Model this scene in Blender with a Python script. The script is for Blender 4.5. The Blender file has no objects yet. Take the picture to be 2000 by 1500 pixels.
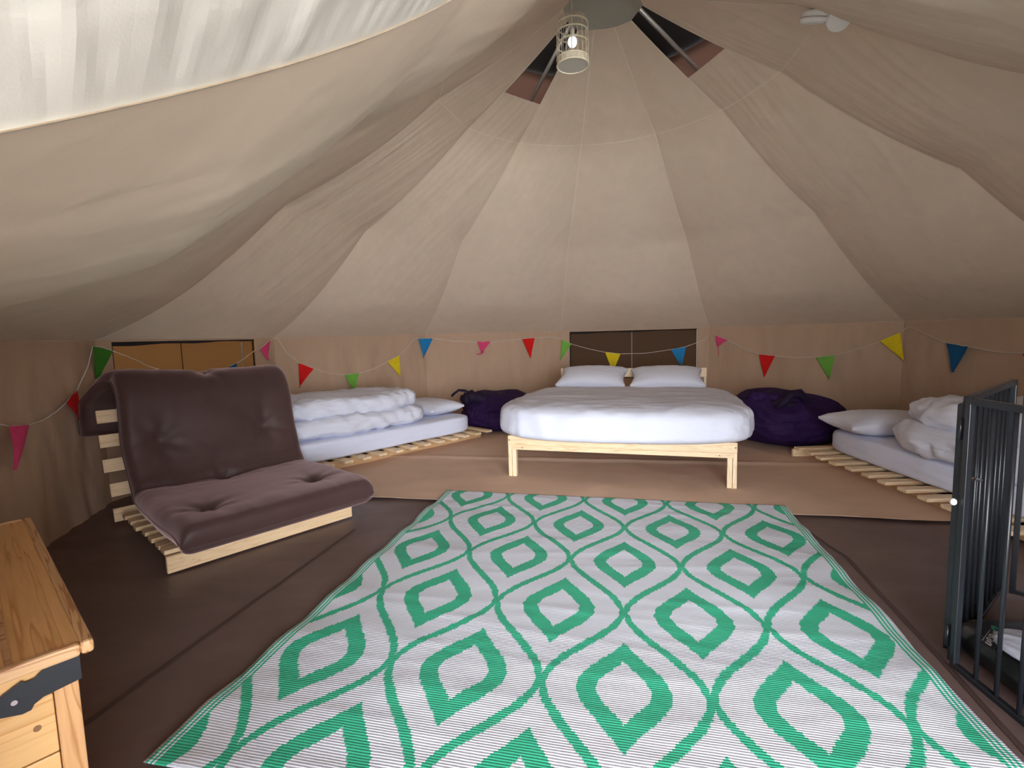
import bpy, bmesh, math, random
from math import sin, cos, pi, radians, sqrt
from mathutils import Vector, Matrix, noise
random.seed(7)
S = bpy.context.scene
COL = S.collection

# ---------------------------------------------------------------- camera
FPX = 978.3; PITCH = .0978; ROLL = -.0254; CAMH = .9723
fw = Vector((0, cos(PITCH), -sin(PITCH))); rt = Vector((1, 0, 0)); up = rt.cross(fw)
R2 = cos(ROLL)*rt + sin(ROLL)*up; U2 = -sin(ROLL)*rt + cos(ROLL)*up
CO = Vector((0, 0, CAMH))
cd = bpy.data.cameras.new('camera'); cam = bpy.data.objects.new('camera', cd); COL.objects.link(cam)
cd.sensor_width = 36; cd.lens = FPX/2000*36; cd.clip_start = .02
m = Matrix((R2, U2, -fw)).transposed().to_4x4(); m.translation = CO
cam.matrix_world = m
S.camera = cam

# ---------------------------------------------------------------- light
w = bpy.data.worlds.new('sky'); S.world = w; w.use_nodes = True
bg = w.node_tree.nodes['Background']
bg.inputs[0].default_value = (.90, .94, 1.0, 1); bg.inputs[1].default_value = 27.0
S.view_settings.view_transform = 'Standard'; S.view_settings.look = 'None'
S.view_settings.exposure = 0.0; S.view_settings.gamma = 1; S.view_settings.use_curve_mapping = False
# portal across the open doorway behind the camera (guides daylight sampling, adds no light)
ld = bpy.data.lights.new('door_portal', 'AREA'); ld.shape = 'RECTANGLE'; ld.size = 3.6; ld.size_y = 2.1
ld.cycles.is_portal = True
lo = bpy.data.objects.new('door_portal', ld); COL.objects.link(lo); lo.location = (.7, -2.55, 1.0); lo.rotation_euler = (pi/2, 0, 0)
S.cycles.max_bounces = 10; S.cycles.diffuse_bounces = 8; S.cycles.transparent_max_bounces = 12
S.cycles.sample_clamp_indirect = 8

# ---------------------------------------------------------------- helpers
def ray(x, y): return fw + R2*((x-1000)/FPX) - U2*((y-750)/FPX)
def at(x, y, z=0.0):
    d = ray(x, y); return CO + d*((z-CAMH)/d.z)
def aty(x, y, Y):
    d = ray(x, y); return CO + d*(Y/d.y)

def link(o, parent=None):
    COL.objects.link(o)
    if parent: o.parent = parent
    return o
def mk(name, verts, faces, mat, parent=None, smooth=False):
    me = bpy.data.meshes.new(name)
    me.from_pydata([tuple(v) for v in verts], [], faces); me.update()
    if mat: me.materials.append(mat)
    if smooth: me.polygons.foreach_set('use_smooth', [True]*len(me.polygons))
    return link(bpy.data.objects.new(name, me), parent)
def tag(o, label=None, cat=None, group=None, kind=None):
    if label: o['label'] = label
    if cat: o['category'] = cat
    if group: o['group'] = group
    if kind: o['kind'] = kind
    return o
def empty(name, loc=(0, 0, 0), rz=0):
    o = bpy.data.objects.new(name, None); o.location = loc; o.rotation_euler = (0, 0, rz)
    o.empty_display_size = .1
    return link(o)
class MB:
    def __init__(s): s.v = []; s.f = []
    def box(s, lo, hi, M=None, bev=0):
        x0, y0, z0 = lo; x1, y1, z1 = hi; n = len(s.v)
        if bev <= 0:
            P = [(x0,y0,z0),(x1,y0,z0),(x1,y1,z0),(x0,y1,z0),(x0,y0,z1),(x1,y0,z1),(x1,y1,z1),(x0,y1,z1)]
            F = [(0,3,2,1),(4,5,6,7),(0,1,5,4),(1,2,6,5),(2,3,7,6),(3,0,4,7)]
        else:
            bm = bmesh.new(); bmesh.ops.create_cube(bm, size=1)
            for v in bm.verts: v.co = Vector(((x0+x1)/2+v.co.x*(x1-x0), (y0+y1)/2+v.co.y*(y1-y0), (z0+z1)/2+v.co.z*(z1-z0)))
            bmesh.ops.bevel(bm, geom=bm.edges[:], offset=bev, segments=2, affect='EDGES', profile=.5)
            bm.verts.index_update()
            P = [v.co.copy() for v in bm.verts]; F = [tuple(v.index for v in f.verts) for f in bm.faces]; bm.free()
        for p in P:
            p = Vector(p); s.v.append(M @ p if M else p)
        s.f += [tuple(i+n for i in f) for f in F]; return s
    def tube(s, pts, r, seg=8, cap=True):
        pts = [Vector(p) for p in pts]; n = len(s.v)
        up_ = Vector((0, 0, 1)); k = len(pts)
        for i, p in enumerate(pts):
            d = (pts[min(i+1, k-1)]-pts[max(i-1, 0)]).normalized()
            a = d.cross(up_)
            if a.length < .05: a = d.cross(Vector((1, 0, 0)))
            a.normalize(); b = d.cross(a)
            rr = r[i] if isinstance(r, (list, tuple)) else r
            for j in range(seg):
                t = 2*pi*j/seg; s.v.append(p + a*cos(t)*rr + b*sin(t)*rr)
        for i in range(k-1):
            for j in range(seg):
                s.f.append((n+i*seg+j, n+i*seg+(j+1) % seg, n+(i+1)*seg+(j+1) % seg, n+(i+1)*seg+j))
        if cap:
            s.f.append(tuple(n+j for j in range(seg))[::-1]); s.f.append(tuple(n+(k-1)*seg+j for j in range(seg)))
        return s
    def lathe(s, prof, c=(0, 0, 0), seg=24):
        n = len(s.v); k = len(prof)
        for r, z in prof:
            for j in range(seg):
                t = 2*pi*j/seg; s.v.append(Vector((c[0]+r*cos(t), c[1]+r*sin(t), c[2]+z)))
        for i in range(k-1):
            for j in range(seg): s.f.append((n+i*seg+j, n+i*seg+(j+1) % seg, n+(i+1)*seg+(j+1) % seg, n+(i+1)*seg+j))
        s.f.append(tuple(n+j for j in range(seg))[::-1]); s.f.append(tuple(n+(k-1)*seg+j for j in range(seg)))
        return s
    def ring(s, c, R, r, seg=32, sec=6):
        n = len(s.v)
        for i in range(seg):
            a = 2*pi*i/seg
            for j in range(sec):
                b = 2*pi*j/sec
                s.v.append(Vector((c[0]+(R+r*cos(b))*cos(a), c[1]+(R+r*cos(b))*sin(a), c[2]+r*sin(b))))
        for i in range(seg):
            for j in range(sec):
                i2 = (i+1) % seg; j2 = (j+1) % sec
                s.f.append((n+i*sec+j, n+i2*sec+j, n+i2*sec+j2, n+i*sec+j2))
        return s
    def prism(s, poly, fn, t0, t1):
        """poly in 2D, fn(a, b, t) -> 3D point, thickness t0..t1"""
        n = len(s.v); k = len(poly)
        for t in (t0, t1):
            for a, b in poly: s.v.append(Vector(fn(a, b, t)))
        s.f.append(tuple(range(n, n+k))[::-1]); s.f.append(tuple(range(n+k, n+2*k)))
        for i in range(k): s.f.append((n+i, n+(i+1) % k, n+k+(i+1) % k, n+k+i))
        return s
    def build(s, name, mat, parent=None, smooth=False): return mk(name, s.v, s.f, mat, parent, smooth)
def grid(fn, nu, nv, skip=None):
    V = [fn(i/nu, j/nv) for j in range(nv+1) for i in range(nu+1)]
    F = []
    for j in range(nv):
        for i in range(nu):
            if skip and skip((i+.5)/nu, (j+.5)/nv): continue
            a = j*(nu+1)+i; F.append((a, a+1, a+nu+2, a+nu+1))
    return V, F
def fbm(p, o=4, H=.8): return noise.fractal(Vector(p), H, 2.1, o)
def ridge(p, o=4):
    v = 0; a = 1; p = Vector(p)
    for i in range(o):
        n = 1-abs(noise.noise(p))*2.2; v += a*n*n*(1 if n > 0 else -1); p = p*2.03; a *= .5
    return v
def cube_sphere(n, ex, half, disp=None):
    """rounded-box shell: n divisions per side, superellipsoid exponent ex"""
    bm = bmesh.new(); bmesh.ops.create_cube(bm, size=2)
    bmesh.ops.subdivide_edges(bm, edges=bm.edges[:], cuts=n-1, use_grid_fill=True)
    V = []
    bm.verts.index_update()
    for v in bm.verts:
        p = Vector([sin(c*pi/4)/sin(pi/4) if abs(c) < 1 else c for c in v.co])
        L = (abs(p.x)**ex+abs(p.y)**ex+abs(p.z)**ex)**(1/ex); q = p/L
        P = Vector((q.x*half[0], q.y*half[1], q.z*half[2]))
        if disp: P = disp(q, P)
        V.append(P)
    F = [tuple(v.index for v in f.verts) for f in bm.faces]; bm.free()
    return V, F

# ---------------------------------------------------------------- materials
def mat(name, col=(.5, .5, .5), rough=.8, metal=0, spec=.5):
    M = bpy.data.materials.new(name); M.use_nodes = True
    b = M.node_tree.nodes['Principled BSDF']
    b.inputs['Base Color'].default_value = (*col, 1); b.inputs['Roughness'].default_value = rough
    b.inputs['Metallic'].default_value = metal; b.inputs['Specular IOR Level'].default_value = spec
    return M
class NT:
    def __init__(s, M): s.M = M; s.t = M.node_tree; s.b = s.t.nodes['Principled BSDF']
    def n(s, typ, **kw):
        x = s.t.nodes.new(typ)
        for k, v in kw.items():
            if k.startswith('i_'):
                key = k[2:]; key = int(key) if key.isdigit() else key.replace('_', ' ')
                x.inputs[key].default_value = v
            else: setattr(x, k, v)
        return x
    def l(s, a, b): s.t.links.new(a, b)
    def math(s, op, a, b=None, c=None):
        x = s.t.nodes.new('ShaderNodeMath'); x.operation = op
        for i, q in enumerate((a, b, c)):
            if q is None: continue
            if isinstance(q, (int, float)): x.inputs[i].default_value = q
            else: s.l(q, x.inputs[i])
        return x.outputs[0]
    def coord(s, scale=(1, 1, 1), rot=(0, 0, 0), src='Object', rnd=False):
        tc = s.n('ShaderNodeTexCoord'); mp = s.n('ShaderNodeMapping')
        mp.inputs['Scale'].default_value = scale; mp.inputs['Rotation'].default_value = rot
        s.l(tc.outputs[src], mp.inputs['Vector'])
        if rnd:
            oi = s.n('ShaderNodeObjectInfo'); vm = s.n('ShaderNodeVectorMath', operation='SCALE'); cx = s.n('ShaderNodeCombineXYZ')
            s.l(oi.outputs['Random'], cx.inputs[0]); s.l(oi.outputs['Random'], cx.inputs[1]); s.l(oi.outputs['Random'], cx.inputs[2])
            s.l(cx.outputs[0], vm.inputs[0]); vm.inputs['Scale'].default_value = 37.0
            s.l(vm.outputs[0], mp.inputs['Location'])
        return mp.outputs[0]
    def noise(s, vec, scale, detail=4, rough=.55, dist=0):
        x = s.n('ShaderNodeTexNoise'); s.l(vec, x.inputs['Vector'])
        x.inputs['Scale'].default_value = scale; x.inputs['Detail'].default_value = detail
        x.inputs['Roughness'].default_value = rough; x.inputs['Distortion'].default_value = dist
        return x.outputs['Fac']
    def ramp(s, fac, stops):
        x = s.n('ShaderNodeValToRGB'); e = x.color_ramp.elements
        while len(e) < len(stops): e.new(.5)
        for i, (p, c) in enumerate(stops): e[i].position = p; e[i].color = (*c, 1)
        s.l(fac, x.inputs[0]); return x.outputs[0]
    def bump(s, h, strength=.3, dist=.01, normal=None):
        x = s.n('ShaderNodeBump'); x.inputs['Strength'].default_value = strength; x.inputs['Distance'].default_value = dist
        s.l(h, x.inputs['Height'])
        if normal: s.l(normal, x.inputs['Normal'])
        return x.outputs[0]
def scale_c(c, k): return tuple(min(1, x*k) for x in c)
def cloth(name, col, rough=.9, var=.08, wr=.3, wscale=4, wdist=.01, stretch=(1, 1, 1), sheen=0, weave=.15):
    M = mat(name, col, rough, spec=.2); t = NT(M); v = t.coord(stretch)
    n1 = t.noise(v, wscale, 5, .5, .6)
    c = t.ramp(n1, [(.3, scale_c(col, 1-var)), (.7, scale_c(col, 1+var))]); t.l(c, t.b.inputs['Base Color'])
    v2 = t.coord(); n2 = t.noise(v2, 420, 2)
    b1 = t.bump(n1, wr, wdist); b2 = t.bump(n2, weave, .001, b1); t.l(b2, t.b.inputs['Normal'])
    if sheen: t.b.inputs['Sheen Weight'].default_value = sheen
    return M
def wood(name, light, dark, axis=0, rough=.5, scale=1.0, knots=True, gloss_var=False):
    M = mat(name, light, rough); t = NT(M)
    sc = [16*scale]*3; sc[axis] = 1.2*scale
    v = t.coord(tuple(sc), rnd=True)
    n1 = t.noise(v, 1.0, 3, .5, 1.2)
    wv = t.math('FRACT', t.math('MULTIPLY', n1, 7.0))
    c = t.ramp(wv, [(0, light), (.72, scale_c(light, .93)), (.9, dark), (1, light)])
    n2 = t.noise(t.coord(tuple(x*5 for x in sc), rnd=True), 2.0, 2)
    mx = t.n('ShaderNodeMixRGB', blend_type='MULTIPLY'); mx.inputs[0].default_value = .35
    t.l(c, mx.inputs[1]); t.l(t.ramp(n2, [(.3, (.72, .68, .62)), (.6, (1, 1, 1))]), mx.inputs[2])
    out = mx.outputs[0]
    if knots:
        sv = [7*scale]*3; sv[axis] = 4*scale
        vo = t.n('ShaderNodeTexVoronoi'); t.l(t.coord(tuple(sv), rnd=True), vo.inputs['Vector']); vo.inputs['Scale'].default_value = 1
        k = t.ramp(vo.outputs['Distance'], [(.045, (1, 1, 1)), (.09, (0, 0, 0))])
        mk_ = t.n('ShaderNodeMixRGB'); t.l(k, mk_.inputs[0]); t.l(out, mk_.inputs[1]); mk_.inputs[2].default_value = (*scale_c(dark, .45), 1)
        out = mk_.outputs[0]
    t.l(out, t.b.inputs['Base Color'])
    t.l(t.bump(n2, .15, .001), t.b.inputs['Normal'])
    return M

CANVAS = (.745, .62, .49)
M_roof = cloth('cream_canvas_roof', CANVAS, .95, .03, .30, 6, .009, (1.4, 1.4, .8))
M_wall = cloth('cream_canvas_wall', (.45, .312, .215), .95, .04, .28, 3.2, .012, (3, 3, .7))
M_flap = cloth('white_canvas_flap', (.68, .655, .585), .95, .02, .25, 6, .01)
M_seam = cloth('seam_tape_fabric', (.82, .72, .60), .95, .03, .1, 8, .003)
M_cap = cloth('apex_fabric', (.44, .43, .37), .95, .02, .1, 4)
M_skirt = cloth('grey_skirt_fabric', (.34, .33, .33), .9, .06, .3, 5, .01)
M_mat = cloth('tan_ground_mat', (.64, .455, .335), .85, .05, .2, 2.5, .008, (1, 2.5, 1))
M_white = cloth('white_cotton', (.655, .67, .765), .9, .015, .38, 6, .014)
M_sheet = cloth('white_sheet', (.66, .69, .83), .9, .015, .35, 6, .01, (.6, 3, 1))
M_brown = cloth('brown_satin_cotton', (.062, .034, .031), .5, .1, .12, 4, .01, sheen=.6)
M_brown.node_tree.nodes['Principled BSDF'].inputs['Sheen Roughness'].default_value = .45
M_brown.node_tree.nodes['Principled BSDF'].inputs['Sheen Tint'].default_value = (.9, .62, .62, 1)
M_purple = cloth('purple_bag_fabric', (.024, .007, .055), .75, .15, .3, 7, .01)
M_purple_dark = cloth('dark_purple_handle', (.016, .008, .026), .7, .1, .2, 7)
M_pine = wood('pine_slats', (.80, .58, .35), (.66, .41, .20), 0)
M_pineY = wood('pine_rails', (.88, .69, .45), (.64, .39, .19), 1)
M_rail_shaded = wood('pine_rail_shaded', (.60, .385, .20), (.46, .27, .13), 0)  # shade beneath the slats put into the rail colour, slats lightened
M_bedX = wood('pale_pine_x', (.84, .64, .40), (.70, .46, .24), 0)
M_bedY = wood('pale_pine_y', (.84, .64, .40), (.70, .46, .24), 1)
M_bedZ = wood('pale_pine_z', (.86, .68, .45), (.72, .50, .28), 2, knots=False)
M_chestX = wood('varnished_pine_x', (.82, .46, .18), (.60, .27, .08), 0, .38, .7)
M_chestY = wood('varnished_pine_y', (.82, .50, .21), (.62, .31, .10), 1, .4, .7)
M_chestZ = wood('varnished_pine_z', (.68, .38, .17), (.46, .21, .07), 2, .45, .7, False)
M_lidedge = wood('worn_varnished_pine', (.74, .46, .24), (.46, .21, .08), 1, .45, .9, False)
M_lidedgeX = wood('worn_varnished_pine_long', (.70, .42, .20), (.40, .17, .06), 0, .45, .9, False)
M_black = mat('black_powder_coat', (.012, .014, .018), .32)
M_iron = mat('black_iron', (.022, .026, .033), .42, .3)
M_chrome = mat('chrome', (.8, .8, .82), .15, 1)
M_plastic = mat('white_plastic', (.78, .78, .76), .4)
M_greyplastic = mat('grey_plastic', (.5, .5, .49), .5)
M_cable = mat('dark_cable', (.02, .02, .018), .6)
M_cane = cloth('cream_cane', (.62, .56, .42), .8, .1, .3, 60, .002)
M_cord = mat('bunting_cord', (.66, .62, .56), .6)
M_darkmesh = mat('dark_trim', (.012, .010, .010), .9)
M_pole = mat('dull_steel_pole', (.32, .30, .27), .4, .4)
M_tray = mat('black_plastic_tray', (.008, .009, .011), .35)
M_dish = cloth('pale_grey_cushion', (.45, .47, .55), .8, .05, .2, 9)
M_label = mat('black_sticker', (.012, .012, .014), .4)
M_green_print = mat('green_print', (.05, .42, .33), .5); M_white_print = mat('white_print', (.62, .63, .66), .5)
M_deck = mat('outside_paving', (.48, .45, .41), .9)
M_underside = mat('knot_mark', (.25, .12, .05), .6)

# brown groundsheet: slightly shiny PVC with scuffs and dust specks
M_floor = mat('brown_groundsheet', (.075, .045, .040), .42, spec=.45); t = NT(M_floor)
v = t.coord(); n1 = t.noise(v, 1.3, 6, .6, .5); n2 = t.noise(t.coord((1, 2.2, 1)), 2.2, 5, .55, .8)
c = t.ramp(n1, [(.3, (.125, .080, .070)), (.7, (.185, .125, .112))])
vo = t.n('ShaderNodeTexVoronoi'); t.l(v, vo.inputs['Vector']); vo.inputs['Scale'].default_value = 9
sp = t.math('MULTIPLY', t.math('LESS_THAN', vo.outputs['Distance'], .035), t.math('GREATER_THAN', t.noise(v, 5, 2), .52))
mx = t.n('ShaderNodeMixRGB'); t.l(sp, mx.inputs[0]); t.l(c, mx.inputs[1]); mx.inputs[2].default_value = (.3, .24, .2, 1)
t.l(mx.outputs[0], t.b.inputs['Base Color'])
t.l(t.ramp(n2, [(.3, (.36,)*3), (.7, (.55,)*3)]), t.b.inputs['Roughness'])
t.l(t.bump(n2, .25, .012), t.b.inputs['Normal'])
M_floorseam = mat('groundsheet_seam', (.075, .046, .04), .5)

# outer tent: canvas that daylight glows through
def translucent(name, col, k, rough=.9):
    M = mat(name, col, rough); t = NT(M)
    tr = t.n('ShaderNodeBsdfTranslucent'); tr.inputs[0].default_value = (*col, 1)
    mx = t.n('ShaderNodeMixShader'); mx.inputs[0].default_value = k
    t.l(t.b.outputs[0], mx.inputs[1]); t.l(tr.outputs[0], mx.inputs[2])
    t.l(mx.outputs[0], t.t.nodes['Material Output'].inputs['Surface']); return M
M_outer = translucent('ochre_outer_canvas', (.10, .043, .012), .10)
M_outer_roof = translucent('brown_outer_canvas', (.10, .05, .034), .035)
M_baffle = mat('beige_baffle_canvas', (.42, .37, .31), .9)  # pale canvas of the added side walls, bounces daylight inward
M_outcap = mat('black_outer_cap', (.012, .009, .008), .9)
def mesh_mat(name, col, thru):
    M = mat(name, col, .9); t = NT(M)
    tr = t.n('ShaderNodeBsdfTransparent'); mx = t.n('ShaderNodeMixShader'); mx.inputs[0].default_value = thru
    t.l(t.b.outputs[0], mx.inputs[1]); t.l(tr.outputs[0], mx.inputs[2])
    t.l(mx.outputs[0], t.t.nodes['Material Output'].inputs['Surface']); return M
M_mesh1 = mesh_mat('window_mesh_ochre', (.10, .046, .012), .55)
M_mesh2 = mesh_mat('window_mesh_dark', (.034, .022, .017), .15)

# rug: woven ogee pattern
M_rug = mat('woven_rug', (.8, .8, .85), .55, spec=.3); t = NT(M_rug)
tc = t.n('ShaderNodeTexCoord'); sx = t.n('ShaderNodeSeparateXYZ'); t.l(tc.outputs['Object'], sx.inputs[0])
u, vv = sx.outputs[0], sx.outputs[1]
vv = t.math('MULTIPLY', vv, -1)
row = t.math('FLOOR', t.math('MULTIPLY', vv, 130.0))
wn = t.n('ShaderNodeTexWhiteNoise', noise_dimensions='1D'); t.l(row, wn.inputs['W'])
jit = t.math('MULTIPLY', t.math('SUBTRACT', wn.outputs[0], .5), .006)
uj = t.math('ADD', u, jit)
vq = t.math('DIVIDE', row, 130.0)
un = t.math('DIVIDE', t.math('SUBTRACT', uj, .182), .2255)
vn = t.math('DIVIDE', t.math('SUBTRACT', vq, .825), .384)
def fold(x):
    r = t.math('ROUND', t.math('MULTIPLY', x, .5)); return t.math('ABSOLUTE', t.math('SUBTRACT', x, t.math('MULTIPLY', r, 2)))
ax_, ay_ = fold(un), fold(vn)
bx_, by_ = t.math('SUBTRACT', 1, ax_), t.math('SUBTRACT', 1, ay_)
def inside(x, y, k, ring=False):
    q = t.math('SUBTRACT', 1, t.math('DIVIDE', y, k))
    mr = t.n('ShaderNodeMapRange', interpolation_type='SMOOTHSTEP'); t.l(q, mr.inputs['Value'])
    q2 = t.math('MAXIMUM', q, 0)
    if ring: sm = t.math('ADD', t.math('MULTIPLY', mr.outputs[0], .5), t.math('MULTIPLY', t.math('SINE', t.math('MULTIPLY', q2, pi/2)), .5))
    else: sm = t.math('ADD', t.math('MULTIPLY', mr.outputs[0], .82), t.math('MULTIPLY', q2, .18))
    return t.math('GREATER_THAN', sm, t.math('DIVIDE', x, k))
def cellgreen(x, y):
    o = inside(x, y, .56, True); i = inside(x, y, .325, True); return t.math('MULTIPLY', o, t.math('SUBTRACT', 1, i)), inside(x, y, .935)
ga, la = cellgreen(ax_, ay_); gb, lb_ = cellgreen(bx_, by_)
line = t.math('SUBTRACT', 1, t.math('MAXIMUM', la, lb_))
g = t.math('MAXIMUM', t.math('MAXIMUM', ga, gb), line)
# striped selvedges
RW = 1.929
ed = t.math('MINIMUM', u, t.math('SUBTRACT', RW, u))
inb = t.math('GREATER_THAN', ed, .034)
st = t.math('MAXIMUM', t.math('COMPARE', ed, .010, .0032), t.math('MAXIMUM', t.math('COMPARE', ed, .022, .0032), t.math('COMPARE', ed, .034, .0035)))
g = t.math('MAXIMUM', t.math('MULTIPLY', g, inb), st)
rib = t.n('ShaderNodeTexWave', wave_type='BANDS', bands_direction='Y'); t.l(tc.outputs['Object'], rib.inputs['Vector'])
rib.inputs['Scale'].default_value = 41.0; rib.inputs['Distortion'].default_value = .6; rib.inputs['Detail'].default_value = 1
ribx = t.n('ShaderNodeTexWave', wave_type='BANDS', bands_direction='X'); t.l(tc.outputs['Object'], ribx.inputs['Vector']); ribx.inputs['Scale'].default_value = 55.0
wh = t.ramp(rib.outputs['Fac'], [(0, (.54, .565, .63)), (.45, (.76, .785, .87))])
gr = t.ramp(rib.outputs['Fac'], [(0, (.03, .34, .19)), (.5, (.055, .50, .30))])
mx = t.n('ShaderNodeMixRGB'); t.l(g, mx.inputs[0]); t.l(wh, mx.inputs[1]); t.l(gr, mx.inputs[2])
t.l(mx.outputs[0], t.b.inputs['Base Color'])
t.l(t.bump(ribx.outputs['Fac'], .15, .001, t.bump(rib.outputs['Fac'], .4, .002)), t.b.inputs['Normal'])

# ---------------------------------------------------------------- tent geometry
CX, CY, RR = .579, 3.114, 3.1
ZC, ZB, ZA, ZD = 1.0024, 1.818, 2.427, 2.848
OFF, STEP = 2.17, 31.45
KS = list(range(-4, 8))     # seams; -4 = left door jamb, 6 = right door jamb (az 165)
AZ = {k: OFF+STEP*(k-1) for k in range(-3, 5)}
AZ[-4] = -160.7; AZ[5] = 130.0; AZ[6] = 165.0
def pol(az, r, z): a = radians(az); return Vector((CX+r*sin(a), CY+r*cos(a), z))
def eave_px(px):
    d = ray(px, 650); a = d.x*d.x+d.y*d.y; b = -2*(d.x*CX+d.y*CY); c = CX*CX+CY*CY-RR*RR
    s = (-b+sqrt(b*b-4*a*c))/(2*a); return Vector((d.x*s, d.y*s, ZC))
VC = {k: pol(AZ[k], RR, ZC) for k in AZ}
for k, px in {-2: 183, -1: 534, 0: 830, 1: 1095, 2: 1385, 3: 1765}.items(): VC[k] = eave_px(px)
VB = {k: pol(AZ[k], 1.93, ZB) for k in AZ}
for k, q in {-3: (525, 270), -2: (550, 400), -1: (713, 452), 0: (903, 472), 1: (1110, 480), 2: (1340, 465), 3: (1590, 415), 4: (1878, 330)}.items(): VB[k] = at(*q, ZB)
VA = {k: pol(AZ[k], .98, ZA) for k in AZ}
for k, q in {-3: (860, 105), -2: (855, 193), -1: (915, 250), 0: (1015, 278), 1: (1135, 283), 2: (1280, 262), 3: (1410, 215), 4: (1525, 140), 5: (1625, 8)}.items(): VA[k] = at(*q, ZA)
VD = {k: pol(AZ[k], .226, ZD) for k in AZ}
for k, q in {1: (1160, 58), 2: (1200, 53), 3: (1233, 40), 4: (1256, 10)}.items(): VD[k] = at(*q, ZD)
SEAM_SAG = {-4: .045, -3: .15, -2: .10, -1: .07, 0: .05, 1: .04, 2: .05, 3: .05, 4: .07, 5: .10, 6: .08}
def seam(k, t):
    """t 0..3 : apex ring -> A -> B -> eave"""
    P = (VD[k], VA[k], VB[k], VC[k] if k != -4 else VC[k]+Vector((0, 0, .010))); i = min(int(t), 2); f = t-i
    p = P[i].lerp(P[i+1], f)
    sg = SEAM_SAG[k]*(.25, .6, 1)[i]
    p = p - Vector((0, 0, sg*4*f*(1-f))); return p
def panel_pt(k, k2, s, t, amp=1.0):
    a = seam(k, t); b = seam(k2, t); p = a.lerp(b, s)
    i = min(int(t), 2); f = t-i
    wd = (a-b).length
    h = 4*s*(1-s)
    lvl = min(1, .35+t*.5)*min(1, (3-t)*2.2)
    inward = Vector((CX-p.x, CY-p.y, 0)); inward = inward.normalized() if inward.length > .01 else inward
    dirn = (Vector((0, 0, -1))*.8+inward*.5).normalized()
    d = (.085 if k in (-4, -3) else .05)*wd*h*lvl*amp
    if wd > 0 and i < 2: d -= SEAM_SAG[k]*(.25, .6)[i]*4*f*(1-f)*.55*h   # mid-panel keeps tauter than its seams
    if i == 2: d -= SEAM_SAG[k]*4*f*(1-f)*.45*h
    # pull folds fanning along the seams
    near = (max(0, 1-abs(s)*3.5)+max(0, 1-abs(1-s)*3.5))
    fo = sin(pi*min(1, h*2.2)) if False else min(1, h*3)
    env = min(1, t*1.2) * min(1, (3-t)*4)
    side = {-4: .3, -3: 1, -2: .9, -1: .5, 3: .7, 4: .55, 5: .6}.get(k, .3)
    q = Vector((s*wd*7.0 + k*9.1, t*.7+(s-.5)*1.0, k*3.3))
    d += (.0035*fbm(q, 4)+.0018*ridge(q*4.1, 2)+.004*near*side*ridge(q*1.7+Vector((0, 5, 0)), 3))*fo*env*amp*1.25
    return p + dirn*d
ceiling = tag(empty('ceiling', (CX, CY, ZD)), 'cream canvas tent roof sewn from tapering panels', None, None, 'structure')
ceiling.location = (0, 0, 0)
# apex cap
order = [-4, -3, -2, -1, 0, 1, 2, 3, 4, 5, 6]
capv = [VD[k] for k in order]; c0 = Vector((CX, CY, ZD+.13)); V = []; F = []
nn = len(capv)
for j in range(6):
    f = j/5
    for p in capv:
        V.append(p.lerp(c0, f)+Vector((0, 0, .03*sin(pi*f))))
for j in range(5):
    for i in range(nn): F.append((j*nn+i, j*nn+(i+1) % nn, (j+1)*nn+(i+1) % nn, (j+1)*nn+i))
mk('apex_cap', V, F, M_cap, ceiling, True)['label'] = 'grey green round fabric cap at the peak'
VENT = {-1: .60, 3: .60}
for i, k in enumerate(order[:-1]):
    k2 = order[i+1]
    t0 = VENT.get(k, 0)
    nu = 60 if k in (-4, -3, -2, 3, 4, 5) else 40
    V, F = grid(lambda s, q: panel_pt(k, k2, s, t0+q*(3-t0)), nu, 110)
    mk('canvas_panel', V, F, M_roof, ceiling, True)
# seam tapes
def ribbon(fn, n, wvec, off):
    V = []; F = []
    for i in range(n+1):
        p = fn(i/n); q = fn(min(1, i/n+.01))-fn(max(0, i/n-.01)); q.normalize()
        inn = (Vector((CX, CY, 1.2))-p).normalized(); sd = q.cross(inn).normalized()*wvec
        V += [p+inn*off-sd, p+inn*(off+.0015), p+inn*off+sd]
        if i < n: a = i*3; F += [(a, a+1, a+4, a+3), (a+1, a+2, a+5, a+4)]
    return V, F
for k in order[1:-1]:
    V, F = ribbon(lambda x: seam(k, x*3), 60, .0045, .0015); mk('seam_tape', V, F, M_seam, ceiling, True)
for i, k in enumerate(order[1:-2]):
    k2 = order[i+2]
    V, F = ribbon(lambda x: panel_pt(k, k2, x, 1.0), 20, .0045, .0012); mk('ring_seam_tape', V, F, M_seam, ceiling, True)

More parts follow.
